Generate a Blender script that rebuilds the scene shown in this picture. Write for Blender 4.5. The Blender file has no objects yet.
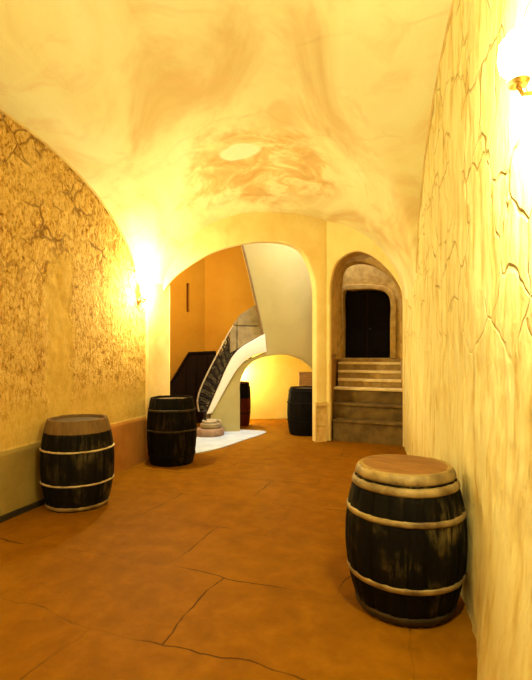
import bpy, bmesh, math, random
from mathutils import Vector, Matrix, noise
random.seed(4)
PI = math.pi
sc = bpy.context.scene
COL = sc.collection
F, CU, CV, H = 480.0, 266.0, 350.0, 1.68      # focal (px), principal column, horizon row, eye height

# ------------------------------------------------------------------ helpers
def link(o, parent=None):
    COL.objects.link(o)
    if parent: o.parent = parent
    return o
def tag(o, label=None, cat=None, group=None, kind=None):
    if label: o['label'] = label
    if cat: o['category'] = cat
    if group: o['group'] = group
    if kind: o['kind'] = kind
    return o
def empty(name, loc, rz=0):
    o = bpy.data.objects.new(name, None); o.location = loc; o.rotation_euler = (0, 0, rz)
    o.empty_display_size = .1
    return link(o)
def finish(me, mat, smooth=True, ang=35):
    me.materials.clear(); me.materials.append(mat)
    for p in me.polygons: p.use_smooth = smooth; p.material_index = 0
    if smooth: me.set_sharp_from_angle(angle=math.radians(ang))
def obj_bm(name, bm, mat, parent=None, smooth=True, ang=35):
    bmesh.ops.recalc_face_normals(bm, faces=bm.faces[:])
    me = bpy.data.meshes.new(name); bm.to_mesh(me); bm.free()
    finish(me, mat, smooth, ang)
    return link(bpy.data.objects.new(name, me), parent)
def catmull(pts, n=6, closed=False):
    out = []
    N = len(pts)
    rng = N if closed else N - 1
    for i in range(rng):
        p1, p2 = pts[i], pts[(i+1) % N]
        p0 = pts[i-1] if (i > 0 or closed) else p1
        p3 = pts[(i+2) % N] if (i+2 < N or closed) else p2
        for k in range(n):
            t = k / n
            out.append(tuple(.5*((2*b) + (-a+c)*t + (2*a-5*b+4*c-d)*t*t + (-a+3*b-3*c+d)*t**3)
                             for a, b, c, d in zip(p0, p1, p2, p3)))
    if not closed: out.append(tuple(pts[-1]))
    return out
def ray(u, v, D): return Vector(((u-CU)/F*D, D, H-(v-CV)/F*D))
def gnd(u, D): return Vector(((u-CU)/F*D, D, 0))

class Frame:                                   # a vertical plane through two ground points
    def __init__(s, P0, P1):
        s.P = Vector((P0[0], P0[1], 0)); d = Vector((P1[0], P1[1], 0)) - s.P
        s.L = d.length; s.e = d.normalized(); s.n = Vector((s.e.y, -s.e.x, 0))   # n points to the viewer
    def hit(s, u, v):
        r = Vector(((u-CU)/F, 1, 0))
        t = s.P.dot(s.n) / r.dot(s.n)
        p = r*t - s.P
        return (p.dot(s.e), H-(v-CV)/F*t)
    def mat(s):
        m = Matrix.Identity(4)
        for i in range(3):
            m[i][0] = s.e[i]; m[i][1] = (0, 0, 1)[i]; m[i][2] = s.n[i]; m[i][3] = s.P[i]
        return m
    def pt(s, a, z, off=0):
        return s.P + s.e*a + s.n*off + Vector((0, 0, z))
def curve_mesh(name, splines, extr=0, bev=0, fill2d=False, res=2, offset=0, radii=None):
    cu = bpy.data.curves.new(name, 'CURVE')
    cu.dimensions = '2D' if fill2d else '3D'
    if fill2d: cu.fill_mode = 'BOTH'
    cu.extrude = extr; cu.bevel_depth = bev; cu.bevel_resolution = res; cu.offset = offset
    if not fill2d: cu.use_fill_caps = True
    for k, pts in enumerate(splines):
        sp = cu.splines.new('POLY'); sp.points.add(len(pts)-1)
        for i, p in enumerate(pts):
            sp.points[i].co = (p[0], p[1], p[2] if len(p) > 2 else 0, 1)
            if radii: sp.points[i].radius = radii[k][i]
        sp.use_cyclic_u = fill2d
    o = bpy.data.objects.new(name+'_tmp', cu); COL.objects.link(o)
    dg = bpy.context.evaluated_depsgraph_get(); dg.update()
    me = bpy.data.meshes.new_from_object(o.evaluated_get(dg))
    bpy.data.objects.remove(o); bpy.data.curves.remove(cu)
    me.name = name
    return me
def slab(name, fr, outlines, th, mat, bev=0.0, front=0.0, parent=None, ang=40):
    """a solid wall: outlines (first outer, rest holes) in the frame's own (a, z), thickness th away from the viewer"""
    me = curve_mesh(name, outlines, extr=th/2-bev, bev=bev, fill2d=True, res=3, offset=-bev)
    M = fr.mat() @ Matrix.Translation((0, 0, front-th/2))
    me.transform(M)
    bm = bmesh.new(); bm.from_mesh(me)
    bmesh.ops.remove_doubles(bm, verts=bm.verts[:], dist=1e-5)
    return obj_bm(name, bm, mat, parent, True, ang)
def tubes(name, paths, r, mat, parent=None, res=2):
    me = curve_mesh(name, paths, bev=r, res=res)
    finish(me, mat)
    return link(bpy.data.objects.new(name, me), parent)
def box_bm(bm, c, s, M=None, bev=0):
    r = bmesh.ops.create_cube(bm, size=1)
    vs = r['verts']
    for v in vs:
        v.co = Vector((v.co.x*s[0]+c[0], v.co.y*s[1]+c[1], v.co.z*s[2]+c[2]))
        if M: v.co = M @ v.co
    if bev:
        es = list({e for v in vs for e in v.link_edges})
        bmesh.ops.bevel(bm, geom=es, offset=bev, segments=2, affect='EDGES', profile=.6)
def box(name, c, s, mat, parent=None, M=None, bev=.006):
    bm = bmesh.new(); box_bm(bm, c, s, M, bev); return obj_bm(name, bm, mat, parent)
def lathe_bm(bm, prof, n=32, M=None):
    rings = []
    for r, z in prof:
        if r < 1e-5:
            rings.append([bm.verts.new((0, 0, z))])
        else:
            rings.append([bm.verts.new((r*math.cos(2*PI*i/n), r*math.sin(2*PI*i/n), z)) for i in range(n)])
    for a, b in zip(rings, rings[1:]):
        for i in range(n):
            j = (i+1) % n
            q = [a[i % len(a)], a[j % len(a)], b[j % len(b)], b[i % len(b)]]
            q2 = []
            for v in q:
                if v not in q2: q2.append(v)
            if len(q2) > 2:
                try: bm.faces.new(q2)
                except ValueError: pass
    if M:
        for rg in rings:
            for v in rg: v.co = M @ v.co

# ------------------------------------------------------------------ materials
def mk(name):
    m = bpy.data.materials.new(name); m.use_nodes = True
    nt = m.node_tree; b = nt.nodes['Principled BSDF']
    return m, nt, b
def N(nt, t, **kw):
    n = nt.nodes.new(t)
    for k, v in kw.items():
        if k in n.inputs.keys() if hasattr(n.inputs, 'keys') else False: n.inputs[k].default_value = v
        else: setattr(n, k, v)
    return n
def coords(nt, scale=(1, 1, 1), rot=(0, 0, 0), loc=(0, 0, 0)):
    tc = nt.nodes.new('ShaderNodeTexCoord'); mp = nt.nodes.new('ShaderNodeMapping')
    mp.inputs['Scale'].default_value = scale; mp.inputs['Rotation'].default_value = rot
    mp.inputs['Location'].default_value = loc
    nt.links.new(tc.outputs['Object'], mp.inputs['Vector'])
    return mp.outputs['Vector']
def noi(nt, vec, scale, det=5, rough=.55, dist=0):
    n = nt.nodes.new('ShaderNodeTexNoise')
    n.inputs['Scale'].default_value = scale; n.inputs['Detail'].default_value = det
    n.inputs['Roughness'].default_value = rough; n.inputs['Distortion'].default_value = dist
    nt.links.new(vec, n.inputs['Vector']); return n.outputs['Fac']
def ramp(nt, fac, stops):
    r = nt.nodes.new('ShaderNodeValToRGB'); cr = r.color_ramp
    while len(cr.elements) < len(stops): cr.elements.new(.5)
    for e, (p, c) in zip(cr.elements, stops):
        e.position = p; e.color = (*c, 1) if len(c) == 3 else c
    nt.links.new(fac, r.inputs['Fac']); return r.outputs['Color']
def mix(nt, fac, a, b, mode='MIX'):
    m = nt.nodes.new('ShaderNodeMix'); m.data_type = 'RGBA'; m.blend_type = mode
    for s, v in ((0, fac), (6, a), (7, b)):
        if hasattr(v, 'links') or hasattr(v, 'is_linked'): nt.links.new(v, m.inputs[s])
        elif isinstance(v, (int, float)): m.inputs[s].default_value = v
        else: m.inputs[s].default_value = (*v, 1)
    return m.outputs[2]
def mth(nt, op, a, b=0.0, clamp=False):
    m = nt.nodes.new('ShaderNodeMath'); m.operation = op; m.use_clamp = clamp
    for s, v in ((0, a), (1, b)):
        if isinstance(v, (int, float)): m.inputs[s].default_value = v
        else: nt.links.new(v, m.inputs[s])
    return m.outputs[0]
def bump(nt, b, h, strength=.3, dist=.02):
    n = nt.nodes.new('ShaderNodeBump'); n.inputs['Strength'].default_value = strength
    n.inputs['Distance'].default_value = dist
    nt.links.new(h, n.inputs['Height']); nt.links.new(n.outputs['Normal'], b.inputs['Normal'])
def simple(name, c1, c2, scale=6, rough=.8, metal=0, bmp=.2, stretch=(1, 1, 1), spec=.3):
    m, nt, b = mk(name); v = coords(nt, stretch)
    f = noi(nt, v, scale)
    nt.links.new(ramp(nt, f, [(.3, c1), (.7, c2)]), b.inputs['Base Color'])
    b.inputs['Roughness'].default_value = rough; b.inputs['Metallic'].default_value = metal
    b.inputs['Specular IOR Level'].default_value = spec
    if bmp: bump(nt, b, noi(nt, v, scale*3), bmp, .01)
    return m
def step(nt, val, lo, hi):
    m = nt.nodes.new('ShaderNodeMapRange'); m.interpolation_type = 'SMOOTHSTEP'
    m.inputs[1].default_value = lo; m.inputs[2].default_value = hi
    nt.links.new(val, m.inputs[0]); return m.outputs[0]
def sep(nt, vec):
    s = nt.nodes.new('ShaderNodeSeparateXYZ'); nt.links.new(vec, s.inputs[0]); return s.outputs

TH = math.radians(14.5)

def mat_ceiling():
    m, nt, b = mk('painted_plaster_vault')
    v = coords(nt, (1, .5, 1), (0, 0, TH)); w = coords(nt)
    f = noi(nt, v, .9, 6, .55, 1.4)
    base = ramp(nt, f, [(.32, (.74, .56, .25)), (.48, (.86, .78, .42)), (.66, (.90, .87, .54))])
    f2 = noi(nt, w, 2.2, 8, .6, .8)
    base = mix(nt, mth(nt, 'MULTIPLY', step(nt, f2, .48, .72), .45), base, (.80, .56, .27))
    # worn reddish patch on the crown ahead
    d = nt.nodes.new('ShaderNodeVectorMath'); d.operation = 'DISTANCE'; nt.links.new(w, d.inputs[0])
    d.inputs[1].default_value = (-.05, 7.0, 4.2)
    dn = mth(nt, 'ADD', d.outputs['Value'], mth(nt, 'MULTIPLY', mth(nt, 'SUBTRACT', noi(nt, w, 1.7, 6, .6), .5), 1.9))
    pm = mth(nt, 'SUBTRACT', 1.0, step(nt, dn, .75, 1.25))
    pc = ramp(nt, noi(nt, w, 2.6, 8, .65, .7), [(.36, (.60, .34, .11)), (.50, (.76, .52, .20)), (.60, (.88, .76, .42))])
    base = mix(nt, mth(nt, 'MULTIPLY', pm, .85), base, pc)
    # a few long hairline cracks
    vo = nt.nodes.new('ShaderNodeTexVoronoi'); vo.feature = 'DISTANCE_TO_EDGE'; vo.inputs['Scale'].default_value = .45
    mm = nt.nodes.new('ShaderNodeVectorMath'); mm.operation = 'ADD'
    nz = nt.nodes.new('ShaderNodeTexNoise'); nz.inputs['Scale'].default_value = 1.1; nt.links.new(w, nz.inputs['Vector'])
    nt.links.new(w, mm.inputs[0]); nt.links.new(nz.outputs['Color'], mm.inputs[1]); nt.links.new(mm.outputs[0], vo.inputs['Vector'])
    cr = mth(nt, 'SUBTRACT', 1.0, step(nt, vo.outputs['Distance'], .002, .016))
    cr = mth(nt, 'MULTIPLY', cr, step(nt, noi(nt, w, .8), .5, .62))
    base = mix(nt, mth(nt, 'MULTIPLY', cr, .15), base, (.5, .27, .08))
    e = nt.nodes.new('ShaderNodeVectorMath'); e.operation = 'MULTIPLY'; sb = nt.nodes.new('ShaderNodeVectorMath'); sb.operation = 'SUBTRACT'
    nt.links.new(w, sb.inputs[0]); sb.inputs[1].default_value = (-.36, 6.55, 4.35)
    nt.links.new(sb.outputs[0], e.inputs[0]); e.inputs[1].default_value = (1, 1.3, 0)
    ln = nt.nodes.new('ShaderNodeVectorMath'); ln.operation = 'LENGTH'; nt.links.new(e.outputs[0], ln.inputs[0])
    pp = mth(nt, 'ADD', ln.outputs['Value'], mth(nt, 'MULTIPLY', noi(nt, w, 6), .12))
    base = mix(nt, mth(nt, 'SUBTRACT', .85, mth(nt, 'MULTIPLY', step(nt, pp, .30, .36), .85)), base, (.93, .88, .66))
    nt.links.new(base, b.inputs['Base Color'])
    b.inputs['Roughness'].default_value = .75; b.inputs['Specular IOR Level'].default_value = .2
    bump(nt, b, mth(nt, 'ADD', f2, mth(nt, 'MULTIPLY', pm, .3)), .3, .03)
    return m
def mat_wall_left():
    m, nt, b = mk('golden_rubble_stone')
    w = coords(nt); z = sep(nt, w)[2]; y = sep(nt, w)[1]
    v = coords(nt, (1, 1, .55))
    f = mth(nt, 'ADD', mth(nt, 'MULTIPLY', noi(nt, v, 30, 6, .7, .8), .75), mth(nt, 'MULTIPLY', noi(nt, w, 7, 5, .6, .5), .25))
    vo = nt.nodes.new('ShaderNodeTexVoronoi'); vo.feature = 'DISTANCE_TO_EDGE'; vo.inputs['Scale'].default_value = 3.4
    nz = nt.nodes.new('ShaderNodeTexNoise'); nz.inputs['Scale'].default_value = 4; nt.links.new(w, nz.inputs['Vector'])
    sc_ = nt.nodes.new('ShaderNodeVectorMath'); sc_.operation = 'MULTIPLY_ADD'
    nt.links.new(nz.outputs['Color'], sc_.inputs[0]); sc_.inputs[1].default_value = (.2, .2, .2); nt.links.new(w, sc_.inputs[2])
    nt.links.new(sc_.outputs[0], vo.inputs['Vector'])
    jn = mth(nt, 'SUBTRACT', 1.0, step(nt, vo.outputs['Distance'], .01, .06))
    jn = mth(nt, 'MULTIPLY', jn, mth(nt, 'MULTIPLY', step(nt, z, 2.1, 2.9), step(nt, noi(nt, w, 2.1, 3), .42, .55)))
    st = ramp(nt, f, [(.36, (.16, .06, .008)), (.44, (.50, .26, .045)), (.51, (.72, .44, .11)), (.66, (.90, .66, .26))])
    st = mix(nt, mth(nt, 'MULTIPLY', jn, .7), st, (.20, .08, .015))
    big = noi(nt, w, 1.3, 4)
    st = mix(nt, mth(nt, 'MULTIPLY', step(nt, big, .45, .7), .3), st, (.80, .54, .17))
    # smoother repaired plaster strip
    q = mth(nt, 'ADD', y, mth(nt, 'MULTIPLY', noi(nt, w, 3), .35))
    strip = mth(nt, 'MULTIPLY', step(nt, q, 5.45, 5.55), mth(nt, 'SUBTRACT', 1.0, step(nt, q, 5.86, 5.95)))
    strip = mth(nt, 'MULTIPLY', strip, mth(nt, 'SUBTRACT', 1.0, step(nt, z, 2.6, 3.0)))
    low = mth(nt, 'SUBTRACT', 1.0, step(nt, mth(nt, 'ADD', z, mth(nt, 'MULTIPLY', noi(nt, w, 2), .6)), 1.25, 1.7))
    pl = mth(nt, 'MAXIMUM', strip, low)
    st = mix(nt, mth(nt, 'MULTIPLY', pl, .8), st, ramp(nt, noi(nt, w, 5, 6), [(.3, (.56, .35, .07)), (.7, (.72, .48, .12))]))
    # painted dado band
    zd = mth(nt, 'ADD', z, mth(nt, 'MULTIPLY', mth(nt, 'SUBTRACT', noi(nt, w, 9, 3), .5), .02))
    dm = mth(nt, 'SUBTRACT', 1.0, step(nt, zd, .665, .685))
    near = step(nt, y, 5.1, 5.9)
    dc = mix(nt, near, ramp(nt, noi(nt, w, 3), [(.3, (.24, .155, .035)), (.7, (.36, .24, .06))]),
             ramp(nt, noi(nt, w, 3), [(.3, (.34, .13, .02)), (.7, (.48, .20, .035))]))
    col = mix(nt, dm, st, dc)
    nt.links.new(col, b.inputs['Base Color']); b.inputs['Roughness'].default_value = .9
    b.inputs['Specular IOR Level'].default_value = .15
    inv = mth(nt, 'SUBTRACT', 1.0, mth(nt, 'MULTIPLY', mth(nt, 'MAXIMUM', dm, pl), .85))
    bump(nt, b, mth(nt, 'MULTIPLY', mth(nt, 'SUBTRACT', f, mth(nt, 'MULTIPLY', jn, .4)), inv), .9, .04)
    return m
def mat_wall_right():
    m, nt, b = mk('pale_limewashed_stone')
    w = coords(nt); z = sep(nt, w)[2]
    v = coords(nt, (1, 1, .22))
    f = noi(nt, v, 9, 7, .6, .3); g = noi(nt, w, 1.6, 6, .6, .5)
    c = ramp(nt, f, [(.32, (.60, .43, .13)), (.42, (.78, .63, .25)), (.52, (.86, .76, .37)), (.75, (.90, .83, .48))])
    c = mix(nt, mth(nt, 'MULTIPLY', step(nt, g, .45, .7), .45), c, (.88, .79, .42))
    # irregular joints and cracks
    vo = nt.nodes.new('ShaderNodeTexVoronoi'); vo.feature = 'DISTANCE_TO_EDGE'; vo.inputs['Scale'].default_value = 2.6
    nz = nt.nodes.new('ShaderNodeTexNoise'); nz.inputs['Scale'].default_value = 2.5; nt.links.new(w, nz.inputs['Vector'])
    mm = nt.nodes.new('ShaderNodeVectorMath'); mm.operation = 'ADD'
    nt.links.new(nz.outputs['Color'], mm.inputs[0]); mm.operation = 'MULTIPLY_ADD'; mm.inputs[1].default_value = (.3, .3, .3); nt.links.new(coords(nt, (1, .9, .9)), mm.inputs[2])
    nt.links.new(mm.outputs[0], vo.inputs['Vector'])
    cr = mth(nt, 'SUBTRACT', 1.0, step(nt, vo.outputs['Distance'], .004, .035))
    zone = mth(nt, 'MULTIPLY', step(nt, noi(nt, w, 1.3, 3), .40, .52), step(nt, z, 1.5, 2.2))
    cr = mth(nt, 'MULTIPLY', cr, zone)
    c = mix(nt, mth(nt, 'MULTIPLY', cr, .5), c, (.46, .27, .07))
    # grime low on the wall
    lo = mth(nt, 'SUBTRACT', 1.0, step(nt, mth(nt, 'ADD', z, mth(nt, 'MULTIPLY', noi(nt, v, 4), .9)), .45, 1.5))
    c = mix(nt, mth(nt, 'MULTIPLY', lo, .6), c, (.60, .42, .13))
    nt.links.new(c, b.inputs['Base Color']); b.inputs['Roughness'].default_value = .85
    b.inputs['Specular IOR Level'].default_value = .2
    bump(nt, b, mth(nt, 'SUBTRACT', mth(nt, 'ADD', f, g), cr), .6, .035)
    return m
def mat_floor():
    m, nt, b = mk('worn_paving_slabs')
    w = coords(nt, (1, 1, 1), (0, 0, math.radians(20)))
    nz = nt.nodes.new('ShaderNodeTexNoise'); nz.inputs['Scale'].default_value = 1.2; nz.inputs['Detail'].default_value = 6
    nt.links.new(w, nz.inputs['Vector'])
    ad = nt.nodes.new('ShaderNodeVectorMath'); ad.operation = 'MULTIPLY_ADD'
    nt.links.new(nz.outputs['Color'], ad.inputs[0]); ad.inputs[1].default_value = (.30, .30, 0); nt.links.new(w, ad.inputs[2])
    br = nt.nodes.new('ShaderNodeTexBrick')
    br.inputs['Scale'].default_value = 1; br.inputs['Brick Width'].default_value = 1.35; br.inputs['Row Height'].default_value = .85
    br.inputs['Mortar Size'].default_value = .008; br.inputs['Mortar Smooth'].default_value = .3; br.offset = .37
    nt.links.new(ad.outputs[0], br.inputs['Vector'])
    j = br.outputs['Fac']
    keep = step(nt, noi(nt, w, 1.1, 3), .46, .60)
    j = mth(nt, 'MULTIPLY', j, mth(nt, 'ADD', mth(nt, 'MULTIPLY', keep, .85), .15))
    f = noi(nt, w, 4.5, 10, .68, .3); f2 = noi(nt, w, .7, 4)
    c = ramp(nt, f, [(.3, (.165, .058, .001)), (.5, (.21, .078, .0015)), (.72, (.265, .104, .003))])
    c = mix(nt, mth(nt, 'MULTIPLY', step(nt, f2, .45, .7), .4), c, (.31, .125, .003))
    c = mix(nt, mth(nt, 'MULTIPLY', j, .75), c, (.022, .008, .001))
    nt.links.new(c, b.inputs['Base Color'])
    b.inputs['Roughness'].default_value = .6; b.inputs['Specular IOR Level'].default_value = .04
    bump(nt, b, mth(nt, 'SUBTRACT', f, mth(nt, 'MULTIPLY', j, 1.2)), .3, .02)
    return m
def plaster(name, c1, c2, scale=2.5, bm_=.15, rough=.8):
    m, nt, b = mk(name); w = coords(nt)
    f = noi(nt, w, scale, 6, .6, .4)
    nt.links.new(ramp(nt, f, [(.3, c1), (.7, c2)]), b.inputs['Base Color'])
    b.inputs['Roughness'].default_value = rough; b.inputs['Specular IOR Level'].default_value = .2
    bump(nt, b, f, bm_, .02); return m
def mat_barrel(name, dark, worn, top=None, wscale=1.0, lo=.45, hi=.68):
    m, nt, b = mk(name)
    v = coords(nt, (9, 9, 1.3)); w = coords(nt); z = sep(nt, w)[2]
    f = noi(nt, v, 2.2, 8, .7, .5); g = noi(nt, w, 3.2, 4)
    c = ramp(nt, f, [(.4, tuple(x*.35 for x in dark)), (.75, dark)])
    wm = mth(nt, 'MULTIPLY', step(nt, g, lo, hi), step(nt, f, .42, .62))
    c = mix(nt, mth(nt, 'MULTIPLY', wm, wscale), c, worn)
    if top:
        t = step(nt, z, top[0], top[0]+.012)
        c = mix(nt, t, c, ramp(nt, f, [(.3, tuple(x*.6 for x in top[1])), (.7, top[1])]))
    nt.links.new(c, b.inputs['Base Color'])
    b.inputs['Roughness'].default_value = .75; b.inputs['Specular IOR Level'].default_value = .1
    bump(nt, b, f, .4, .012); return m

M = {}
M['ceiling'] = mat_ceiling(); M['left'] = mat_wall_left(); M['right'] = mat_wall_right(); M['floor'] = mat_floor()
M['end'] = plaster('ochre_limewash', (.82, .60, .22), (.91, .76, .36), 2.0)
M['pier'] = plaster('ochre_limewash_pier', (.80, .53, .18), (.90, .68, .30), 3.0)
M['stonebase'] = plaster('yellow_sandstone', (.58, .37, .12), (.80, .58, .24), 9, .5)
M['orange'] = plaster('orange_plaster', (.74, .35, .028), (.82, .43, .045), 1.2, .1)
M['cream'] = plaster('cream_stair_plaster', (.43, .36, .145), (.50, .42, .18), 1.4, .05)
M['white'] = plaster('white_string_paint', (.84, .83, .78), (.90, .89, .85), 2, .04)
M['alcove'] = plaster('yellow_alcove_plaster', (.86, .68, .24), (.92, .78, .34), 2, .1)
M['step'] = simple('worn_step_stone', (.26, .15, .04), (.44, .28, .09), 7, .8, bmp=.4)
M['tread'] = simple('pale_tread_stone', (.66, .48, .20), (.84, .66, .32), 9, .7, bmp=.3)
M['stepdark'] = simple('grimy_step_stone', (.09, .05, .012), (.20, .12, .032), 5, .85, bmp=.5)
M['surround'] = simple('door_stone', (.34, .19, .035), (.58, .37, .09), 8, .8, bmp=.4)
M['door'] = simple('black_door_wood', (.003, .002, .0015), (.008, .003, .002), 5, .8, spec=.1, stretch=(6, 6, 1), bmp=.2)
M['darkwood'] = simple('dark_stair_wood', (.008, .003, .002), (.018, .006, .003), 4, .75, spec=.15, stretch=(1, 1, 5), bmp=.2)
M['iron'] = simple('black_iron', (.012, .010, .009), (.03, .025, .02), 20, .5, .6, bmp=.1)
M['rail'] = simple('pale_worn_rail', (.42, .34, .22), (.62, .52, .36), 20, .45, .3, bmp=.05)
M['scroll'] = simple('worn_scroll_iron', (.008, .006, .004), (.12, .09, .05), 14, .5, .5, bmp=.1)
M['grey'] = simple('grey_stair_stone', (.22, .16, .08), (.36, .28, .15), 6, .9, bmp=.4)
M['daylight_pool'] = simple('painted_daylight_pool', (.38, .43, .50), (.52, .57, .62), 4, .7, bmp=.1)  # bluish-white tone of the daylight pool painted on the hall floor
M['pink'] = simple('pinkish_step_stone', (.22, .12, .07), (.36, .22, .13), 7, .7, bmp=.1)
M['hoop'] = simple('tan_rusted_hoop', (.10, .055, .015), (.42, .29, .10), 7, .55, .35, bmp=.5, spec=.5)
M['hoopdark'] = simple('dull_hoop', (.02, .012, .004), (.06, .036, .012), 12, .6, .35, bmp=.4)
M['hoopbright'] = simple('pale_hoop', (.34, .24, .10), (.75, .60, .34), 10, .5, .35, bmp=.4)
M['head'] = simple('barrel_head_wood', (.15, .055, .01), (.28, .12, .025), 5, .6, stretch=(8, 1, 1), bmp=.3)
M['headdark'] = simple('dark_barrel_head_wood', (.05, .03, .012), (.12, .07, .03), 5, .7, stretch=(8, 1, 1), bmp=.3)
M['black'] = simple('black_barrel_wood', (.0025, .002, .002), (.006, .004, .004), 6, .75, spec=.1, stretch=(6, 6, 1), bmp=.2)
M['red'] = simple('dark_red_barrel_wood', (.06, .008, .003), (.12, .018, .007), 6, .7, spec=.1, stretch=(6, 6, 1), bmp=.2)
M['crate'] = simple('brown_crate_wood', (.30, .16, .07), (.46, .27, .12), 6, .8, stretch=(1, 1, 6), bmp=.3)
M['brass'] = simple('aged_brass', (.50, .32, .10), (.70, .48, .18), 20, .4, .8, bmp=.05)
M['groove'] = simple('black_skirting', (.012, .008, .004), (.03, .018, .008), 10, .9)
M['barA'] = mat_barrel('weathered_black_staves', (.007, .005, .003), (.20, .145, .045), (.885, (.40, .26, .08)), .7, .48, .7)
M['barB'] = mat_barrel('black_staves_brown_top', (.008, .006, .004), (.12, .085, .035), (.80, (.21, .12, .045)), .55)
M['barC'] = mat_barrel('black_staves_brown_band', (.004, .003, .002), (.05, .028, .010), None, .5)

def glass_glow(name, col, strength):
    m, nt, b = mk(name)
    b.inputs['Base Color'].default_value = (*col, 1)
    b.inputs['Emission Color'].default_value = (*col, 1); b.inputs['Emission Strength'].default_value = strength
    return m
M['glow'] = glass_glow('lit_frosted_glass', (1.0, .86, .50), 14)

# ------------------------------------------------------------------ the passage
A = Vector((math.sin(TH), math.cos(TH), 0)); NR = Vector((math.cos(TH), -math.sin(TH), 0))
def st(p): return p[0]*A.x + p[1]*A.y, p[0]*NR.x + p[1]*NR.y
def xy(s, t): return A*s + NR*t
L0, L1 = Vector((-2.65, 4.61, 0)), Vector((-1.70, 7.74, 0))
R0, R1 = Vector((1.31, 3.18, 0)), Vector((2.386, 8.30, 0))
CC = Vector((1.126, 8.86, 0))
(sl0, tl0), (sl1, tl1) = st(L0), st(L1)
(sr0, tr0), (sr1, tr1) = st(R0), st(R1)
def tL(s): return tl0 + (s-sl0)*(tl1-tl0)/(sl1-sl0)
def tR(s): return tr0 + (s-sr0)*(tr1-tr0)/(sr1-sr0)
SPR = 2.4
S_MIN = -2.3
def smax(a, b, k=.22): return .5*(a+b+math.sqrt((a-b)**2+k*k*min(1, 1)))
def zceil(s, xi):
    r = 2.0
    if s > 6.3: r = 2.0 - .28*min(1, (s-6.3)/1.9)**1.3
    za = SPR + r*math.sqrt(max(0, 1-xi*xi))
    p = (xi+1)/2; rb = 1.65 + .18*p
    zb = SPR
    for c in (3.6, -2.1):
        q = 1-((s-c)/2.85)**2
        if q > 0: zb = max(zb, SPR + rb*math.sqrt(q))
    k = .30*math.sqrt(max(0, 1-xi*xi))
    return .5*(za+zb+math.sqrt((za-zb)**2+k*k))
def cross(o, a, b): return (a.x-o.x)*(b.y-o.y)-(a.y-o.y)*(b.x-o.x)
def inside(p):                                  # in front of the end wall
    return cross(L1, CC, p) < 0 and cross(CC, R1, p) < 0 if False else (cross(L1, CC, p) < 0 if p.x < CC.x else cross(CC, R1, p) < 0)
def s_end(xi):
    lo, hi = 4, 11
    for _ in range(30):
        mid = (lo+hi)/2; t = tL(mid)+(tR(mid)-tL(mid))*(xi+1)/2
        if inside(xy(mid, t)): lo = mid
        else: hi = mid
    return lo
def build_ceiling():
    NX, NS = 120, 260
    bm = bmesh.new(); g = []
    for i in range(NX+1):
        xi = -math.cos(PI*i/NX); xi = .6*xi+.4*(2*i/NX-1); se = s_end(xi)+.04; row = []
        for j in range(NS+1):
            s = S_MIN + (se-S_MIN)*j/NS
            t = tL(s)+(tR(s)-tL(s))*(xi+1)/2
            if i == 0: t -= .03
            if i == NX: t += .03
            p = xy(s, t); z = zceil(s, xi)
            z += .018*noise.noise(Vector((p.x*1.1, p.y*1.1, z)))*(1-abs(xi)**6)
            row.append(bm.verts.new((p.x, p.y, z)))
        g.append(row)
    for i in range(NX):
        for j in range(NS):
            bm.faces.new((g[i][j], g[i][j+1], g[i+1][j+1], g[i+1][j]))
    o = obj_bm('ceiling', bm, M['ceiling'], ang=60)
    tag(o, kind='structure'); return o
build_ceiling()

def fbm(p, oct=4):
    return noise.fractal(p, .6, 2.0, oct)
def wall_grid(name, sa, sb, tf, sign, zmax, disp, mat, ns, nz):
    """side wall as a displaced grid closed with a back face; sign=+1: the room is towards +t"""
    bm = bmesh.new(); g = []
    for i in range(ns+1):
        s = sa+(sb-sa)*i/ns; row = []
        for j in range(nz+1):
            z = zmax*j/nz; p = xy(s, tf(s)+sign*disp(s, z))
            row.append(bm.verts.new((p.x, p.y, z)))
        g.append(row)
    for i in range(ns):
        for j in range(nz):
            bm.faces.new((g[i][j], g[i+1][j], g[i+1][j+1], g[i][j+1]))
    back = []
    for s in (sa, sb):
        for z in (0, zmax):
            p = xy(s, tf(s)-sign*.3); back.append(bm.verts.new((p.x, p.y, z)))
    b00, b01, b10, b11 = back
    bm.faces.new((b00, b10, b11, b01))
    bm.faces.new([g[0][j] for j in range(nz+1)]+[b01, b00])
    bm.faces.new([g[ns][j] for j in range(nz+1)]+[b11, b10])
    bm.faces.new([g[i][nz] for i in range(ns+1)]+[b11, b01])
    bm.faces.new([g[i][0] for i in range(ns+1)]+[b10, b00])
    o = obj_bm(name, bm, mat, ang=60)
    return tag(o, kind='structure')
def dl(s, z):
    if z < .675: return .012 + .004*noise.noise(Vector((s*2, z*3, 3)))
    q = Vector((s*1.0, z*.8, 1.7))
    rough = min(1, max(0, (z-.9)/.6))
    if 5.05 < s < 5.45 and z < 2.7: rough *= .2
    wq = Vector((s*3.2+.4*noise.noise(q*2.1), z*2.6+.4*noise.noise(q*2.7), .5))
    dd, _ = noise.voronoi(wq)
    j = max(0, 1-(dd[1]-dd[0])/.16)
    n = fbm(Vector((s*13, z*8, .3)), 5)
    return -.004 + rough*(.006*n - .006*j*(1 if z > 2.2 else .1) + .006*noise.noise(q*3)) - .002
wall_grid('wall_left', S_MIN, sl1, tL, 1, 4.6, dl, M['left'], 330, 170)
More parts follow.
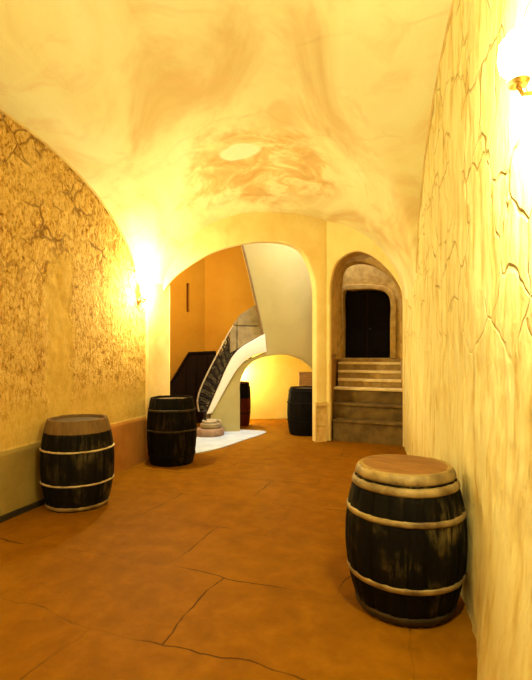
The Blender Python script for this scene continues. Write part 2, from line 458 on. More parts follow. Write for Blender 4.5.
def dr(s, z):
    q = Vector((s*.9, z*.9, 8.1))
    wq = Vector((s*2.2+.5*noise.noise(q*2.1), z*2.0+.5*noise.noise(q*2.9), 2.5))
    dd, _ = noise.voronoi(wq)
    j = max(0, 1-(dd[1]-dd[0])/.10)
    up = min(1, max(0, (z-1.3)/.8))
    vert = noise.noise(Vector((s*6, z*.7, 4)))
    base = .10*max(0, 1-z/1.3)**1.5 * min(1, max(0, (2.95-s)/.4))
    return .014*noise.noise(q*2.5) + .008*vert + .006*fbm(Vector((s*9, z*5, 1)), 5) + base
wall_grid('wall_right', S_MIN, sr1, tR, -1, 4.6, dr, M['right'], 300, 150)

def lip(name, tf, xi, off, a, b, r):
    pts = []
    for i in range(71):
        s_ = a+(b-a)*i/70; p = xy(s_, tf(s_)+off); pts.append((p.x, p.y, zceil(s_, xi)))
    o = tubes(name, [pts], r, M['lip']); o['kind'] = 'structure'
M['lip'] = simple('brown_plaster_edge', (.62, .42, .14), (.78, .58, .22), 5, .85)
lip('trim_6', tR, 1, -.004, .9, 6.42, .014)
lip('trim_7', tL, -1, .004, .9, 6.36, .016)

# wall behind the viewer
p0, p1 = xy(S_MIN, tL(S_MIN)-.3), xy(S_MIN, tR(S_MIN)+.3)
fb = Frame(p0, p1)
slab('wall_front', fb, [[(0, 0), (fb.L, 0), (fb.L, 4.7), (0, 4.7)]], .2, M['right'], 0, -.0)
bpy.data.objects['wall_front']['kind'] = 'structure'
bpy.data.objects['wall_front'].location = -A*.1

# floor
bm = bmesh.new()
vs = [bm.verts.new(p) for p in ((-5, -3.4, 0), (4.2, -3.4, 0), (4.2, 13.6, 0), (-5, 13.6, 0))]
bm.faces.new(vs); bmesh.ops.subdivide_edges(bm, edges=bm.edges[:], cuts=30, use_grid_fill=True)
tag(obj_bm('floor', bm, M['floor']), kind='structure')

# ------------------------------------------------------------------ end wall: big arch and door niche
f1, f2 = Frame(L1, CC), Frame(CC, R1)
arch_px = catmull([(161, 305), (164, 292), (176, 277), (195, 263), (215, 252), (238, 245), (262, 241.5), (285, 243), (301, 250), (310, 265), (315, 284), (316, 305)], 5)
ao = [f1.hit(u, v) for u, v in arch_px]
out = [(-.35, 0), (-.35, 4.6), (f1.L+.0, 4.6), (f1.L+.0, 0), (ao[-1][0], 0)] + ao[::-1] + [(ao[0][0], 0)]
w = slab('wall_back', f1, [out], .17, M['end'], .035, 0)
tag(w, kind='structure')
niche_px = catmull([(330, 300), (330.5, 283), (335, 265), (345, 255), (356, 251), (368, 254), (381, 263), (393, 276), (401, 290), (402.5, 300)], 5)
no = [f2.hit(u, v) for u, v in niche_px]
out = [(-.06, 0), (-.06, 4.6), (f2.L+.2, 4.6), (f2.L+.2, 0), (no[-1][0], 0)] + no[::-1] + [(no[0][0], 0)]
w = slab('wall_end', f2, [out], .12, M['end'], .03, 0)
tag(w, kind='structure')

# left pilaster with conduit strips beside the sconce
fl = Frame(xy(6.35, tL(6.35)), L1)
pl0 = xy(6.62, tL(6.62)); pl1 = xy(7.30, tL(7.30))
bm = bmesh.new()
def seg_box(bm, a, b, depth, z0, z1, bev=.01):
    d = (b-a); L = d.length; e = d.normalized(); n = Vector((e.y, -e.x, 0))
    Mx = Matrix(((e.x, n.x, 0, a.x), (e.y, n.y, 0, a.y), (0, 0, 1, 0), (0, 0, 0, 1)))
    box_bm(bm, (L/2, depth/2, (z0+z1)/2), (L, depth, z1-z0), Mx, bev)
seg_box(bm, pl0, pl1, .03, 0, 3.0, .012)
tag(obj_bm('trim_1', bm, M['pier']), kind='structure')
bm = bmesh.new(); seg_box(bm, xy(6.60, tL(6.6)), xy(7.32, tL(7.32)), .045, 0, .60, .012)
tag(obj_bm('trim_2', bm, plaster('brown_dado', (.34, .14, .04), (.48, .21, .06))), kind='structure')
# dark skirting along the near left wall
bm = bmesh.new(); seg_box(bm, xy(-1.9, tL(-1.9)), xy(4.62, tL(4.62)), .045, 0, .05, .008)
tag(obj_bm('baseboard_left', bm, M['groove']), kind='structure')

# centre pier: stone blocks at the foot
zb = f1.hit(320, 404)[1]
a0 = f1.hit(316, 400)[0]; a1 = f1.L-.02
bm = bmesh.new()
for z0, z1, dep in ((.0, .29, .022), (.295, zb-.03, .018), (zb-.028, zb+.03, .04)):
    q0 = f1.pt(a0-.012, 0); q1 = f1.pt(a1, 0)
    seg_box(bm, q0, q1, dep, z0, z1, .01)
tag(obj_bm('trim_3', bm, M['stonebase']), kind='structure')

# ---- the stair niche behind: side walls, vault ring, rear wall with door
fd = Frame(f2.pt(0, 0, -1.25)-f2.e*.35, f2.pt(f2.L, 0, -1.25)+f2.e*.35)
# side walls
def pt_on(fr, u): return fr.pt(fr.hit(u, 350)[0], 0)
nl0 = f2.pt(no[0][0]-.004, 0, -.125); nr0 = f2.pt(no[-1][0]+.01, 0, -.125)
nl1 = pt_on(fd, 338); nr1 = pt_on(fd, 400)
bm = bmesh.new(); d = (nl1-nl0)
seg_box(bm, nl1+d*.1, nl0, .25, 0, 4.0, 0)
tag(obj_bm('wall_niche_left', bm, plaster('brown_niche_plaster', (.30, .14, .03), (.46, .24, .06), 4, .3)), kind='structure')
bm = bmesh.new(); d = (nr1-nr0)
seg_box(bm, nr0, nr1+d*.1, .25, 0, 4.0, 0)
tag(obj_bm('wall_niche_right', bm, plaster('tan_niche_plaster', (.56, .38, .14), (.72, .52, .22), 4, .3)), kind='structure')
# stepped inner arches
def ring(name, fr, px, th, mat, outer=.55, front=0):
    pts = [fr.hit(u, v) for u, v in px]
    zt = max(p[1] for p in pts)+outer
    o = [(pts[0][0]-.3, 1.5), (pts[0][0]-.3, zt), (pts[-1][0]+.3, zt), (pts[-1][0]+.3, 1.5), (pts[-1][0], 1.5)] + pts[::-1] + [(pts[0][0], 1.5)]
    return tag(slab(name, fr, [o], th, mat, .015, front), kind='structure')
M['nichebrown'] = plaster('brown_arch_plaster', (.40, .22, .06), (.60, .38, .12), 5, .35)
bo = [(a, z+.012) for a, z in no]
bo = [(bo[0][0], 1.6)] + bo + [(bo[-1][0], 1.6)]
tag(slab('trim_8', f2, [[(bo[0][0]-.2, 1.6), (bo[0][0]-.2, 3.9), (bo[-1][0]+.2, 3.9), (bo[-1][0]+.2, 1.6)]+bo[::-1]], .36, M['nichebrown'], .02, -.125), kind='structure')
f2b = Frame(f2.pt(0, 0, -.62), f2.pt(f2.L, 0, -.62))
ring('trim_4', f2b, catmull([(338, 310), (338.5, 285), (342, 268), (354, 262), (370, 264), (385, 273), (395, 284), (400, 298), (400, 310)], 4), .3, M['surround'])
# rear wall with door opening
do_px = catmull([(344, 320), (344, 293), (352, 290.5), (366, 289.5), (380, 290.5), (388, 295), (391, 305), (390.5, 320)], 4)
do_px = [(343.5, 358)] + [(u, v) for u, v in do_px] + [(390.5, 358)]
dop = [fd.hit(u, v) for u, v in do_px]
sill = dop[0][1]
out = [(-.3, 0), (-.3, 4.2), (fd.L+.3, 4.2), (fd.L+.3, 0)]
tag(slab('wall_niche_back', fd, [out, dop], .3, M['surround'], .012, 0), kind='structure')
# door surround (raised band) and double door, set back
fp = catmull([(340, 320), (340, 291), (345, 286), (366, 284.5), (386, 287), (394, 294), (396.5, 305), (396.5, 320)], 4)
fo = [fd.hit(340, 358)]+[fd.hit(u, v) for u, v in fp]+[fd.hit(396.5, 358)]
door = empty('door_1', fd.pt((dop[0][0]+dop[-1][0])/2, sill)); tag(door, 'black double door at the head of the niche steps', 'door', kind='structure')
def slab_child(*a, parent=None, **k):
    o = slab(*a, **k); mw = parent.matrix_basis.inverted(); o.data.transform(mw); o.parent = parent; return o
fo2 = [(fo[0][0], sill)] + fo[1:-1] + [(fo[-1][0], sill)]
ring_out = fo2 + [(dop[-1][0], sill)] + dop[1:-1][::-1] + [(dop[0][0], sill)]
slab_child('door_frame', fd, [ring_out], .10, M['surround'], .012, .06, parent=door)
am = fd.hit(366, 350)[0]; z_top = max(p[1] for p in dop)+.06
for x0, x1 in ((dop[0][0]-.03, am-.006), (am+.006, dop[-1][0]+.03)):
    lf = slab_child('door_leaf', fd, [[(x0, sill-.01), (x0, z_top), (x1, z_top), (x1, sill-.01)]], .05, M['door'], .006, -.14, parent=door)
    for zz0, zz1 in ((sill+.12, sill+.55), (sill+.68, z_top-.16)):
        pn = slab_child('door_panel', fd, [[(x0+.09, zz0), (x0+.09, zz1), (x1-.09, zz1), (x1-.09, zz0)]], .03, M['door'], .008, -.125, parent=door)
        pn.parent = lf
slab_child('meeting_strip', fd, [[(am-.014, sill), (am-.014, z_top), (am+.014, z_top), (am+.014, sill)]], .03, M['darkwood'], .004, -.12, parent=door)
kb = bmesh.new(); bmesh.ops.create_uvsphere(kb, u_segments=12, v_segments=8, radius=.025)
bmesh.ops.translate(kb, verts=kb.verts, vec=fd.pt(am+.07, sill+.6, -.08)-door.location)
obj_bm('door_knob', kb, M['iron'], door)
# steps up to the door
rows = [(1, 448, 421), (1, 421, 404), (1, 404, 388), (0, 388, 379), (0, 379, 370.5), (0, 370.5, 362)]
steps = empty('stone_steps', f2.pt(f2.L*.5, 0, -.2))
tag(steps, 'flight of worn stone steps climbing the narrow niche to the black door', 'steps')
offs = [.07, .28, .50, .70, .84, .98]; dmax = 1.27
zprev = 0
def zat(off, v, u=366):
    fr = Frame(f2.pt(0, 0, -off), f2.pt(f2.L, 0, -off)); return fr.hit(u, v)[1], fr
for k, ((dk, vb, vt), off) in enumerate(zip(rows, offs)):
    z, fr = zat(off, vt)
    a0 = fr.hit(333 if dk else 338, 400)[0]; a1 = fr.hit(403.5 if dk else 401.5, 400)[0]
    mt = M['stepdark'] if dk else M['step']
    th = dmax-off
    o = slab_child('step', fr, [[(a0, zprev), (a0, z-.045), (a1, z-.045), (a1, zprev)]], th, mt, .006, -.012, parent=steps)
    # nosing tread
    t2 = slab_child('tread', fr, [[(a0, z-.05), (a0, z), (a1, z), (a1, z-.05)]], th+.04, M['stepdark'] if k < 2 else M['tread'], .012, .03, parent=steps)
    t2.parent = o
    zprev = z
z, fr = zat(1.1, 358)
a0 = fr.hit(339, 400)[0]; a1 = fr.hit(401, 400)[0]
slab_child('sill', fr, [[(a0, zprev), (a0, sill-.012), (a1, sill-.012), (a1, zprev)]], dmax-1.1, M['step'], .006, 0, parent=steps)

# ------------------------------------------------------------------ the stair hall beyond the arch
def wall_seg(name, a, b, z1, mat, th=.2, holes=()):
    fr = Frame(a, b)
    o = slab(name, fr, [[(0, 0), (fr.L, 0), (fr.L, z1), (0, z1)]]+list(holes), th, mat, 0, 0)
    return tag(o, kind='structure'), fr
HZ = 6.2
hA = gnd(100, 10.6); hB = gnd(205, 12.0); hC = Vector((3.9, 12.7, 0))
fr = Frame(hA, hB)
c0, c1 = fr.hit(186.5, 283), fr.hit(189.8, 312)
slot = [(c0[0], c1[1]), (c0[0], c0[1]), (c1[0], c0[1]), (c1[0], c1[1])]
wall_seg('wall_hall_left', hA, hB, HZ, M['orange'], .2, [slot])
tag(slab('window_1', fr, [[(slot[0][0]-.06, slot[0][1]-.06), (slot[0][0]-.06, slot[1][1]+.06), (slot[2][0]+.06, slot[1][1]+.06), (slot[2][0]+.06, slot[0][1]-.06)]], .03, simple('brown_slit', (.20, .07, .015), (.3, .11, .025), 4), 0, -.17), kind='structure')
wall_seg('wall_hall_back', hB, hC, HZ, M['orange'])
wall_seg('wall_hall_right', hC, Vector((3.9, 8.2, 0)), HZ, M['cream'])
wall_seg('wall_hall_side', Vector((-4.3, 7.5, 0)), hA+Vector((-.5, 0, 0)), HZ, M['orange'])
bm = bmesh.new(); box_bm(bm, (-.3, 10.6, HZ+.1), (9.4, 7, .2)); tag(obj_bm('ceiling_hall', bm, M['cream']), kind='structure')

# stair string plane
SA, SB = gnd(205, 9.75), gnd(330, 10.15)
fs = Frame(SA, SB)
def px(fr, L): return [fr.hit(u, v) for u, v in L]
edge_left = [(209, 431), (211, 415)] + catmull([(213, 411), (223, 390), (232, 375), (243, 363), (255, 357), (265, 353)], 4)
low_arch = catmull([(240, 396), (240, 385), (243, 374), (250, 364), (262, 357.5), (280, 354.5), (296, 357), (308, 364), (318, 376), (324, 392)], 5)
outer = [fs.hit(209, 400), ]
pts = px(fs, [(211, 400)]); zfl = 0
poly = [(fs.hit(209, 431)[0], 0)] + px(fs, edge_left[1:]) + px(fs, [(264.5, 342), (256, 303), (248, 268), (241, 240), (237, 222), (236, 150), (345, 150)])
poly += [(fs.hit(345, 300)[0], 0), (fs.hit(324, 300)[0], 0)] + px(fs, low_arch)[::-1] + [(fs.hit(240, 300)[0], 0)]
w = slab('wall_stair', fs, [poly], .22, M['cream'], .012, 0); tag(w, kind='structure')
# dark bead painting in the shadow line on the upper wall's slanting edge
edge = catmull([(265.5, 352), (264, 341), (256, 303), (248, 268), (241, 240), (237, 222)], 4)
tubes('shadow_line_bead', [[tuple(fs.pt(*fs.hit(u, v), .012)) for u, v in edge]], .022, simple('brown_shadow_bead', (.16, .09, .03), (.24, .14, .05), 6))
bpy.data.objects['shadow_line_bead']['kind'] = 'structure'

# the curving lower staircase: string, treads, balustrade, newel
stair = empty('staircase', fs.pt(fs.hit(212, 430)[0], 0, .05))
tag(stair, 'curving staircase with white string and black scrolled iron balustrade', 'staircase')
def local(o):
    o.data.transform(stair.matrix_basis.inverted()); o.parent = stair; return o
top_e = catmull([(207, 414), (212, 402), (219, 386), (226, 370), (233, 357), (241, 348), (252, 341), (264.5, 334)], 5)
bot_e = catmull([(266.5, 352), (255, 355), (246, 360), (239, 367), (232, 377), (223, 393), (212, 413)], 5)
slab_child('string', fs, [px(fs, top_e)+px(fs, bot_e)], .30, M['white'], .012, .05, parent=stair)
tp = px(fs, top_e)
a_s, a_e = tp[0][0], tp[-1][0]
def ztop(a):
    for p, q in zip(tp, tp[1:]):
        if p[0] <= a <= q[0]: return p[1]+(q[1]-p[1])*(a-p[0])/(q[0]-p[0]+1e-9)
    return tp[-1][1] if a > tp[-1][0] else tp[0][1]
n = 9
for k in range(n):
    x0 = a_s+(a_e-a_s)*k/n; x1 = a_s+(a_e-a_s)*(k+1)/n+.03; z1 = ztop((x0+x1)/2)-.05
    z0 = (ztop(x0-.1)-.12) if k else 0
    slab_child('tread', fs, [[(x0, max(0, z0-.1)), (x0, z1), (x1, z1), (x1, max(0, z0-.1))]], .46, M['grey'], .01, -.24, parent=stair)
# balustrade: curved in height, on the string
rail_px = catmull([(199, 412), (197.5, 402), (200, 391), (206, 377), (214, 361), (222, 346), (229, 333), (236, 322)], 6)
rail_full = rail_px + catmull([(236, 322), (246, 313), (257, 307)], 4)[1:]
OFF = -.09
railP = [fs.pt(*fs.hit(u, v), OFF) for u, v in rail_px]
local(tubes('handrail', [[tuple(p) for p in railP]], .016, M['rail']))
botP = [fs.pt(a, z+.05, OFF) for a, z in tp if a < fs.hit(241, 340)[0]]
fw = Frame(fs.pt(0, 0, -.72), fs.pt(fs.L, 0, -.72))
slab_child('inner_wall', fw, [px(fw, [(u+1, v+5) for u, v in rail_full])+px(fw, [(257, 345), (241, 360), (226, 380), (214, 408), (206, 420)])], .08, M['darkwood'], .004, 0, parent=stair)
local(tubes('bottom_rail', [[tuple(p) for p in botP]], .014, M['iron']))
def samp(P, t):
    d = [0]
    for a, b in zip(P, P[1:]): d.append(d[-1]+(b-a).length)
    T = t*d[-1]
    for i in range(len(P)-1):
        if d[i+1] >= T: return P[i].lerp(P[i+1], (T-d[i])/max(1e-9, d[i+1]-d[i]))
    return P[-1]
nb = 11
for k in range(nb+1):
    t = k/nb
    local(tubes('baluster', [[tuple(samp(botP, t)), tuple(samp(railP, t))]], .013, M['iron']))
def spiral(c, ex, ey, r, turns, ph=0, n=26):
    return [tuple(c + ex*(math.cos(ph+2*PI*turns*i/n)*r*(1-.8*i/n)) + ey*(math.sin(ph+2*PI*turns*i/n)*r*(1-.8*i/n))) for i in range(n+1)]
for k in range(nb):
    t = (k+.5)/nb
    b0, r0 = samp(botP, t), samp(railP, t)
    d = r0-b0; ex = (samp(botP, min(1, t+.03))-samp(botP, max(0, t-.03))).normalized(); ey = d.normalized()
    rr = min(.075, d.length*.16)
    paths = [spiral(b0+d*.2, ex, ey, rr, 1.6, PI/2), spiral(b0+d*.42, ex, -ey, rr, 1.6, PI/2), spiral(b0+d*.62, -ex, ey, rr, 1.6, PI/2), spiral(b0+d*.83, ex, -ey, rr, 1.5, PI/2)]
    for p in range(3):
        paths.append([paths[p][0], tuple((Vector(paths[p][0])+Vector(paths[p+1][0]))*.5+ex*.03), paths[p+1][0]])
    local(tubes('scroll', paths, .011, M['scroll'], res=1))
# bullnose first step and volute
cst = gnd(209, 9.45)
bm = bmesh.new(); lathe_bm(bm, [(0, 0), (.28, 0), (.30, .03), (.30, .11), (.28, .14), (0, .14)], 40, Matrix.Translation(cst)); local(obj_bm('curtail_step', bm, M['pink']))
bm = bmesh.new(); lathe_bm(bm, [(0, .14), (.19, .14), (.21, .16), (.21, .22), (.19, .24), (0, .24)], 40, Matrix.Translation(cst+Vector((.03, .08, 0)))); local(obj_bm('plinth', bm, M['grey']))
vol = [tuple(cst+Vector((.03, .05, .27+.01*k/30))+Vector((math.cos(k*.32), math.sin(k*.32), 0))*(.20-.005*k)) for k in range(34)]
local(tubes('volute', [vol], .022, M['rail']))
bm = bmesh.new(); lathe_bm(bm, [(0, .24), (.05, .24), (.05, .27), (.03, .3), (.03, .42), (.045, .45), (.03, .48), (0, .5)], 20, Matrix.Translation(cst+Vector((-.1, .12, 0)))); local(obj_bm('newel', bm, M['iron']))

# grey masonry parapet of the upper flight
fg = Frame(fs.pt(0, 0, -.07), fs.pt(fs.L, 0, -.07))
gp = [(230, 353), (230, 333), (234, 323), (241, 314), (251, 307.5), (255.3, 305), (262.4, 334.5), (252, 340), (241, 347)]
pr = empty('stone_parapet', fg.pt(fg.hit(240, 350)[0], 0)); tag(pr, 'grey-brown stone block parapet behind the white stair string', 'parapet')
g = px(fg, gp)
zcut = fg.hit(250, 326)[1]
def clip(poly, ax, val, keep_less):
    out = []
    for i in range(len(poly)):
        p, q = poly[i], poly[(i+1) % len(poly)]
        ip = (p[ax] <= val) == keep_less; iq = (q[ax] <= val) == keep_less
        if ip: out.append(p)
        if ip != iq:
            t = (val-p[ax])/(q[ax]-p[ax]); out.append((p[0]+(q[0]-p[0])*t, p[1]+(q[1]-p[1])*t))
    return out
ac = fg.hit(237, 330)[0]; gap = .008
for a_ in (0, 1):
    for b_ in (0, 1):
        cl = clip(clip(g, 0, ac+(gap if a_ else -gap), not a_), 1, zcut+(gap if b_ else -gap), not b_)
        if len(cl) > 2: slab_child('stone_block', fg, [cl], .14, M['grey'], .01, 0, parent=pr)
lowp = [(g[-1][0], 0), (g[-1][0], g[-1][1]), (g[-2][0], g[-2][1]), (g[-2][0], 0)]

# dark panelled stair side further back
fk = Frame(gnd(150, 10.9), gnd(232, 11.1))
kp = px(fk, [(160, 403), (166, 392), (189, 354), (216, 353), (222, 360), (222, 380)])
kp = [(fk.hit(158, 400)[0], 0), (fk.hit(158, 400)[0], kp[0][1])] + kp[1:-1] + [(fk.hit(222, 400)[0], kp[3][1]-.1), (fk.hit(222, 400)[0], 0)]
dk = empty('stair_enclosure', fk.pt(.6, 0)); tag(dk, 'dark brown wooden stair enclosure with sloping top below the orange wall', 'stair enclosure')
slab_child('side_panel', fk, [kp], .7, M['darkwood'], .012, 0, parent=dk)
tl = [fk.pt(a, z+.02, .01) for a, z in kp[1:5]]
c = tubes('cap_rail', [[tuple(p) for p in tl]], .03, M['darkwood']); c.data.transform(dk.matrix_basis.inverted()); c.parent = dk
for k in range(6):
    a = kp[0][0]+.12+k*.24
    if a > kp[-1][0]-.05: break
    zt = None
    for p, q in zip(kp[1:], kp[2:6]):
        if p[0] <= a <= q[0]+1e-6 and q[0] > p[0]: zt = p[1]+(q[1]-p[1])*(a-p[0])/(q[0]-p[0])
    if zt: slab_child('batten', fk, [[(a-.02, .05), (a-.02, zt-.06), (a+.02, zt-.06), (a+.02, .05)]], .03, M['darkwood'], .004, .025, parent=dk)

# thin pale sheet: daylight pool at the stair foot, put into colour and shape
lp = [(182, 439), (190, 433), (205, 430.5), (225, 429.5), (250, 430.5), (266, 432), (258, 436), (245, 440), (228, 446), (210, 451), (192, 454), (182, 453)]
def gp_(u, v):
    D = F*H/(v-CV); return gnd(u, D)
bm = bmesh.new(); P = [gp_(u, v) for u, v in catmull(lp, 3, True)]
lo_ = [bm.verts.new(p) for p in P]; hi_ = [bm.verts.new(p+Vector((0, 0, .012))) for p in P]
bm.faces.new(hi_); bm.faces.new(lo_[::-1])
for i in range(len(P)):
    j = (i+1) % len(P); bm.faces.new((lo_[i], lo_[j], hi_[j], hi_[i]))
tag(obj_bm('daylight_pool_sheet', bm, M['daylight_pool']), 'pool of daylight on the floor at the stair foot, painted as a thin pale bluish-white sheet', 'painted light')

# alcove below the upper flight
AL0, AL1 = fs.hit(232, 350)[0], fs.hit(352, 350)[0]
alc = []
fa = Frame(fs.pt(AL0, 0, -1.75), fs.pt(AL1, 0, -1.75))
tag(slab('wall_alcove_back', fa, [[(-.1, 0), (fa.L+.1, 0), (fa.L+.1, 1.9), (-.1, 1.9)]], .1, M['alcove'], 0, 0), kind='structure')
for nm, a in (('wall_alcove_left', AL0-.1), ('wall_alcove_right', AL1)):
    bm = bmesh.new(); q0 = fs.pt(a, 0, -1.06 if 'left' in nm else -.22); q1 = fs.pt(a, 0, -1.8)
    d = (q1-q0).normalized(); nn = fs.e
    Mx = Matrix(((d.x, nn.x, 0, q0.x), (d.y, nn.y, 0, q0.y), (0, 0, 1, 0), (0, 0, 0, 1)))
    L = (q1-q0).length; box_bm(bm, (L/2, .05, .95), (L, .1, 1.9), Mx)
    tag(obj_bm(nm, bm, M['alcove']), kind='structure')
# curved alcove ceiling
bm = bmesh.new(); ring_ = []
NA = 28
for i in range(NA+1):
    a = AL0+(AL1-AL0)*i/NA; x = 2*i/NA-1; z = 1.30+.42*math.sqrt(max(0, 1-x*x))
    ring_.append([bm.verts.new(fs.pt(a, z+dz, o_)) for o_, dz in ((-.2, 0), (-1.76, 0), (-1.76, .1), (-.2, .1))])
for r0, r1 in zip(ring_, ring_[1:]):
    for k in range(4): bm.faces.new((r0[k], r0[(k+1) % 4], r1[(k+1) % 4], r1[k]))
bm.faces.new(ring_[0]); bm.faces.new(ring_[-1][::-1])
tag(obj_bm('ceiling_alcove', bm, M['alcove']), kind='structure')

# ------------------------------------------------------------------ barrels
def barrel(loc, h, r, R, mats, hoops, label, name='barrel', rz=0, tilt=0, staves=20, headmat=None, lip=False, group=None):
    body_m = mats
    root = empty(name, loc, rz); root.rotation_euler = (tilt, 0, rz)
    tag(root, label, 'barrel', group)
    def rad(z):
        x = 2*z/h-1; return r+(R-r)*(1-abs(x)**2.1)
    SEG = staves*8; NZ = 36; bm = bmesh.new(); rings = []
    wob = [random.uniform(-.003, .003) for _ in range(staves)]
    for j in range(NZ+1):
        z = h*j/NZ; rg = []
        for i in range(SEG):
            k = i % 8; g = -.007 if k == 0 else (-.002 if k in (1, 7) else .0015)
            rr = rad(z)+g+wob[i//8]+.0025*noise.noise(Vector((i*.3, z*9, loc[0])))
            zz = z if 0 < j < NZ else z+wob[i//8]
            rg.append(bm.verts.new((rr*math.cos(2*PI*i/SEG), rr*math.sin(2*PI*i/SEG), zz)))
        rings.append(rg)
    inner = []
    for z, dr in ((h, -.028), (h-.05, -.032)):
        inner.append([bm.verts.new(((rad(h)+dr)*math.cos(2*PI*i/SEG), (rad(h)+dr)*math.sin(2*PI*i/SEG), z)) for i in range(SEG)])
    allr = rings+inner
    for a, b in zip(allr, allr[1:]):
        for i in range(SEG):
            j = (i+1) % SEG; bm.faces.new((a[i], a[j], b[j], b[i]))
    bm.faces.new(rings[0][::-1]); bm.faces.new(inner[-1])
    obj_bm('staves', bm, body_m, root, True, 40)
    bm = bmesh.new()
    hz = h-.035 if not lip else h-.006
    ed = .008 if lip else .034
    lathe_bm(bm, [(0, hz+.014), (r*.6, hz+.012), (r-ed-.01, hz+.006), (r-ed, hz-.004), (r-ed-.01, hz-.02), (0, hz-.02)], 48)
    obj_bm('head', bm, headmat or M['headdark'], root)
    for z0, wd, mt, bulge in hoops:
        bm = bmesh.new(); prof = []
        t = .007+bulge
        for q in range(9):
            a = q/8; z = z0+wd*(a-.5)
            e = math.sin(PI*a)**.5 if 0 < a < 1 else 0
            prof.append((rad(min(h, max(0, z)))+.002+t*e, z))
        for q in (8, 0):
            z = z0+wd*(q/8-.5); prof.append((rad(min(h, max(0, z)))-.006, z))
        prof.append(prof[0])
        lathe_bm(bm, prof, 72)
        for v in bm.verts:
            v.co.z += .004*noise.noise(Vector((v.co.x*5, v.co.y*5, z0*7)))
        bmesh.ops.remove_doubles(bm, verts=bm.verts[:], dist=1e-6)
        obj_bm('hoop', bm, mt, root)
    return root
# near right
c = gnd(404.5, 3.19)
h = .925
barrel(c, h, .292, .384, M['barA'],
       [(h-.032, .06, M['hoop'], .004), (h-.10, .05, M['hoop'], .005), (h*.70, .036, M['hoop'], .002), (h*.27, .036, M['hoop'], .002), (.035, .06, M['hoopdark'], .006)],
       'large black weathered barrel standing against the pale right wall, nearest to the viewer', rz=1.0, headmat=M['head'], lip=True)
c = gnd(78, 5.25); h = .94
barrel(c, h, .305, .378, M['barB'],
       [(h*.67, .020, M['hoopbright'], .004), (h*.30, .020, M['hoopbright'], .004), (.03, .04, M['hoop'], .003)],
       'dark barrel with brown top band beside the left wall, in front of its painted dado', rz=1.1, headmat=M['headdark'])
c = gnd(172, 7.2); h = .975
barrel(c, h, .31, .368, M['barC'],
       [(h*.82, .03, M['hoopdark'], .003), (h*.52, .025, M['hoopdark'], .003), (h*.15, .03, M['black'], .003)],
       'shadowy black barrel at the foot of the left pier, before the dark stair', rz=.2, staves=18)
c = gnd(306, 9.67); h = .93
barrel(c, h, .33, .38, M['black'],
       [(h*.93, .03, M['black'], .003), (h*.68, .025, M['black'], .003), (h*.3, .025, M['black'], .003)],
       'black barrel half hidden behind the centre pier, at the lit low arch', staves=18, rz=.3)
c = gnd(240, 10.75); h = .97
b5 = barrel(c, h, .20, .235, M['red'],
       [(h*.80, .33, M['black'], .001), (h*.3, .02, M['black'], .003)],
       'slim dark red barrel with black upper band inside the low arch', staves=16)
# crate on a ledge behind the half hidden barrel
cr = ray(309, 391, 10.9); 
crate = empty('wooden_crate', (cr.x, cr.y, 0)); tag(crate, 'tall brown wooden crate standing in the lit alcove behind the half hidden black barrel', 'crate')
hc = ray(309, 373, 10.9).z
for k in range(6):
    zz = hc*(k+.5)/6
    box('board', (0, -.19, zz), (.44, .02, hc/6-.008), M['crate'], crate, bev=.003)
for sx in (-1, 1):
    box('corner_post', (sx*.2, -.165, hc/2), (.04, .03, hc), M['crate'], crate, bev=.003)
    box('end_panel', (sx*.225, .0, hc/2), (.02, .38, hc), M['crate'], crate, bev=.003)
box('back_panel', (0, .18, hc/2), (.44, .02, hc), M['crate'], crate, bev=.003)
box('lid', (0, 0, hc+.01), (.48, .42, .02), M['crate'], crate, bev=.004)

# ------------------------------------------------------------------ wall sconces and light
def sconce(p, n, label, k=1.0):
    root = empty('wall_sconce', p, math.atan2(n.y, n.x)); tag(root, label, 'lamp')
    Mx = Matrix.Rotation(PI/2, 4, 'Y')
    bm = bmesh.new(); lathe_bm(bm, [(0, 0), (.05, 0), (.05, .008), (.035, .016), (0, .018)], 24, Mx); obj_bm('backplate', bm, M['brass'], root)
    tubes('arm', [[(0.01, 0, 0), (.05, 0, -.03), (.085, 0, -.03), (.10, 0, 0)]], .008, M['brass'], root)
    bm = bmesh.new(); lathe_bm(bm, [(.0, .0), (.03, .0), (.038, .015), (.03, .03), (0, .032)], 24, Matrix.Translation((.10, 0, 0))); obj_bm('holder', bm, M['brass'], root)
    bm = bmesh.new(); lathe_bm(bm, [(0, .03), (.03*k, .03), (.052*k, .06), (.060*k, .10), (.054*k, .15), (.030*k, .185), (0, .195)], 28, Matrix.Translation((.10, 0, 0)))
    s_ = obj_bm('glass_globe', bm, M['glow'], root); s_.visible_shadow = True
    return root
def light(name, typ, loc, power, col, r=.05, **kw):
    l = bpy.data.lights.new(name, typ); l.energy = power; l.color = col
    if typ in ('POINT', 'SPOT'): l.shadow_soft_size = r
    for k, v in kw.items(): setattr(l, k, v)
    o = bpy.data.objects.new(name, l); o.location = loc; COL.objects.link(o); return o
WARM = (1.0, .92, .47)
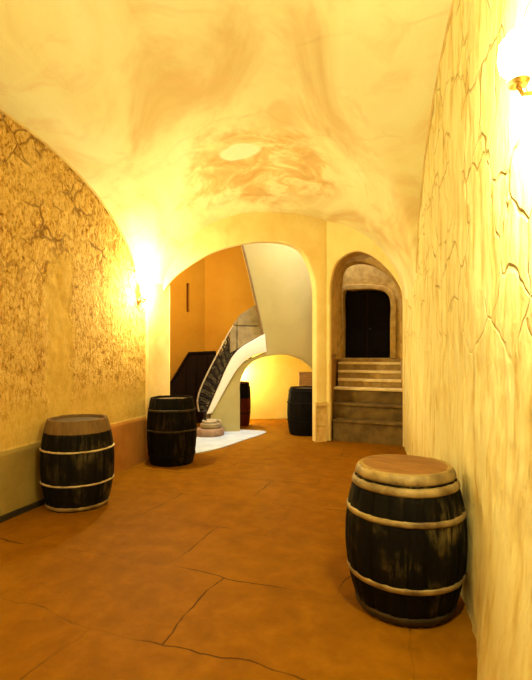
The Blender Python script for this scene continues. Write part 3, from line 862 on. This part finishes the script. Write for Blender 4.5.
nL = Vector((A.y, -A.x, 0))      # into the room from the left wall
pS = xy(6.42, tL(6.42)+.012); pS.z = 2.42
sconce(pS, NR, 'small glowing wall lamp on the left wall beside the big arch')
lp_ = pS+NR*.10+Vector((0, 0, .11))
light('lamp_light', 'POINT', lp_+NR*.08, 230, WARM, .07)
pR = xy(1.84, tR(1.84)-.012); pR.z = 2.60
sconce(pR, -NR, 'glowing wall lamp high on the pale right wall at the upper right corner', 1.1)
light('lamp_light', 'POINT', pR-NR*.20+Vector((0, 0, .13)), 190, WARM, .07)
# unseen fill lamp added behind the viewer to brighten the foreground
pB = xy(-1.0, tL(-1.0)+.012); pB.z = 2.7
sconce(pB, NR, 'unseen fill lamp added on the left wall behind the viewer')
light('lamp_light', 'POINT', pB+NR*.24+Vector((0, 0, .11)), 140, WARM, .07)  # light of the added, unseen fill lamp
# hall: warm lamp and an unseen cool area light added for daylight; alcove lamp
light('hall_lamp', 'POINT', (-2.6, 9.3, 3.9), 210, (1.0, .80, .42), .12)
light('alcove_lamp', 'POINT', fs.pt(fs.hit(243, 350)[0]-.0, 1.15, -1.45), 75, (1.0, .83, .34), .05)
o = light('added_daylight', 'AREA', (1.2, 8.9+.35, HZ-.1), 330, (.95, .98, 1.0), shape='RECTANGLE', size=1.2, size_y=.8)
o.rotation_euler = (math.radians(0), 0, 0)

w = bpy.data.worlds.new('world'); w.use_nodes = True; sc.world = w
w.node_tree.nodes['Background'].inputs[0].default_value = (.02, .015, .01, 1)

# ------------------------------------------------------------------ camera
cam = bpy.data.cameras.new('camera'); co = bpy.data.objects.new('camera', cam); COL.objects.link(co)
cam.sensor_fit = 'VERTICAL'; cam.sensor_height = 36; cam.lens = 36*F/680
cam.shift_y = (CV-340)/680*1.0
cam.clip_start = .01
co.location = (0, 0, H); co.rotation_euler = (PI/2, 0, 0)
sc.camera = co
sc.view_settings.view_transform = 'Standard'; sc.view_settings.look = 'None'
sc.view_settings.exposure = 0; sc.view_settings.gamma = 1
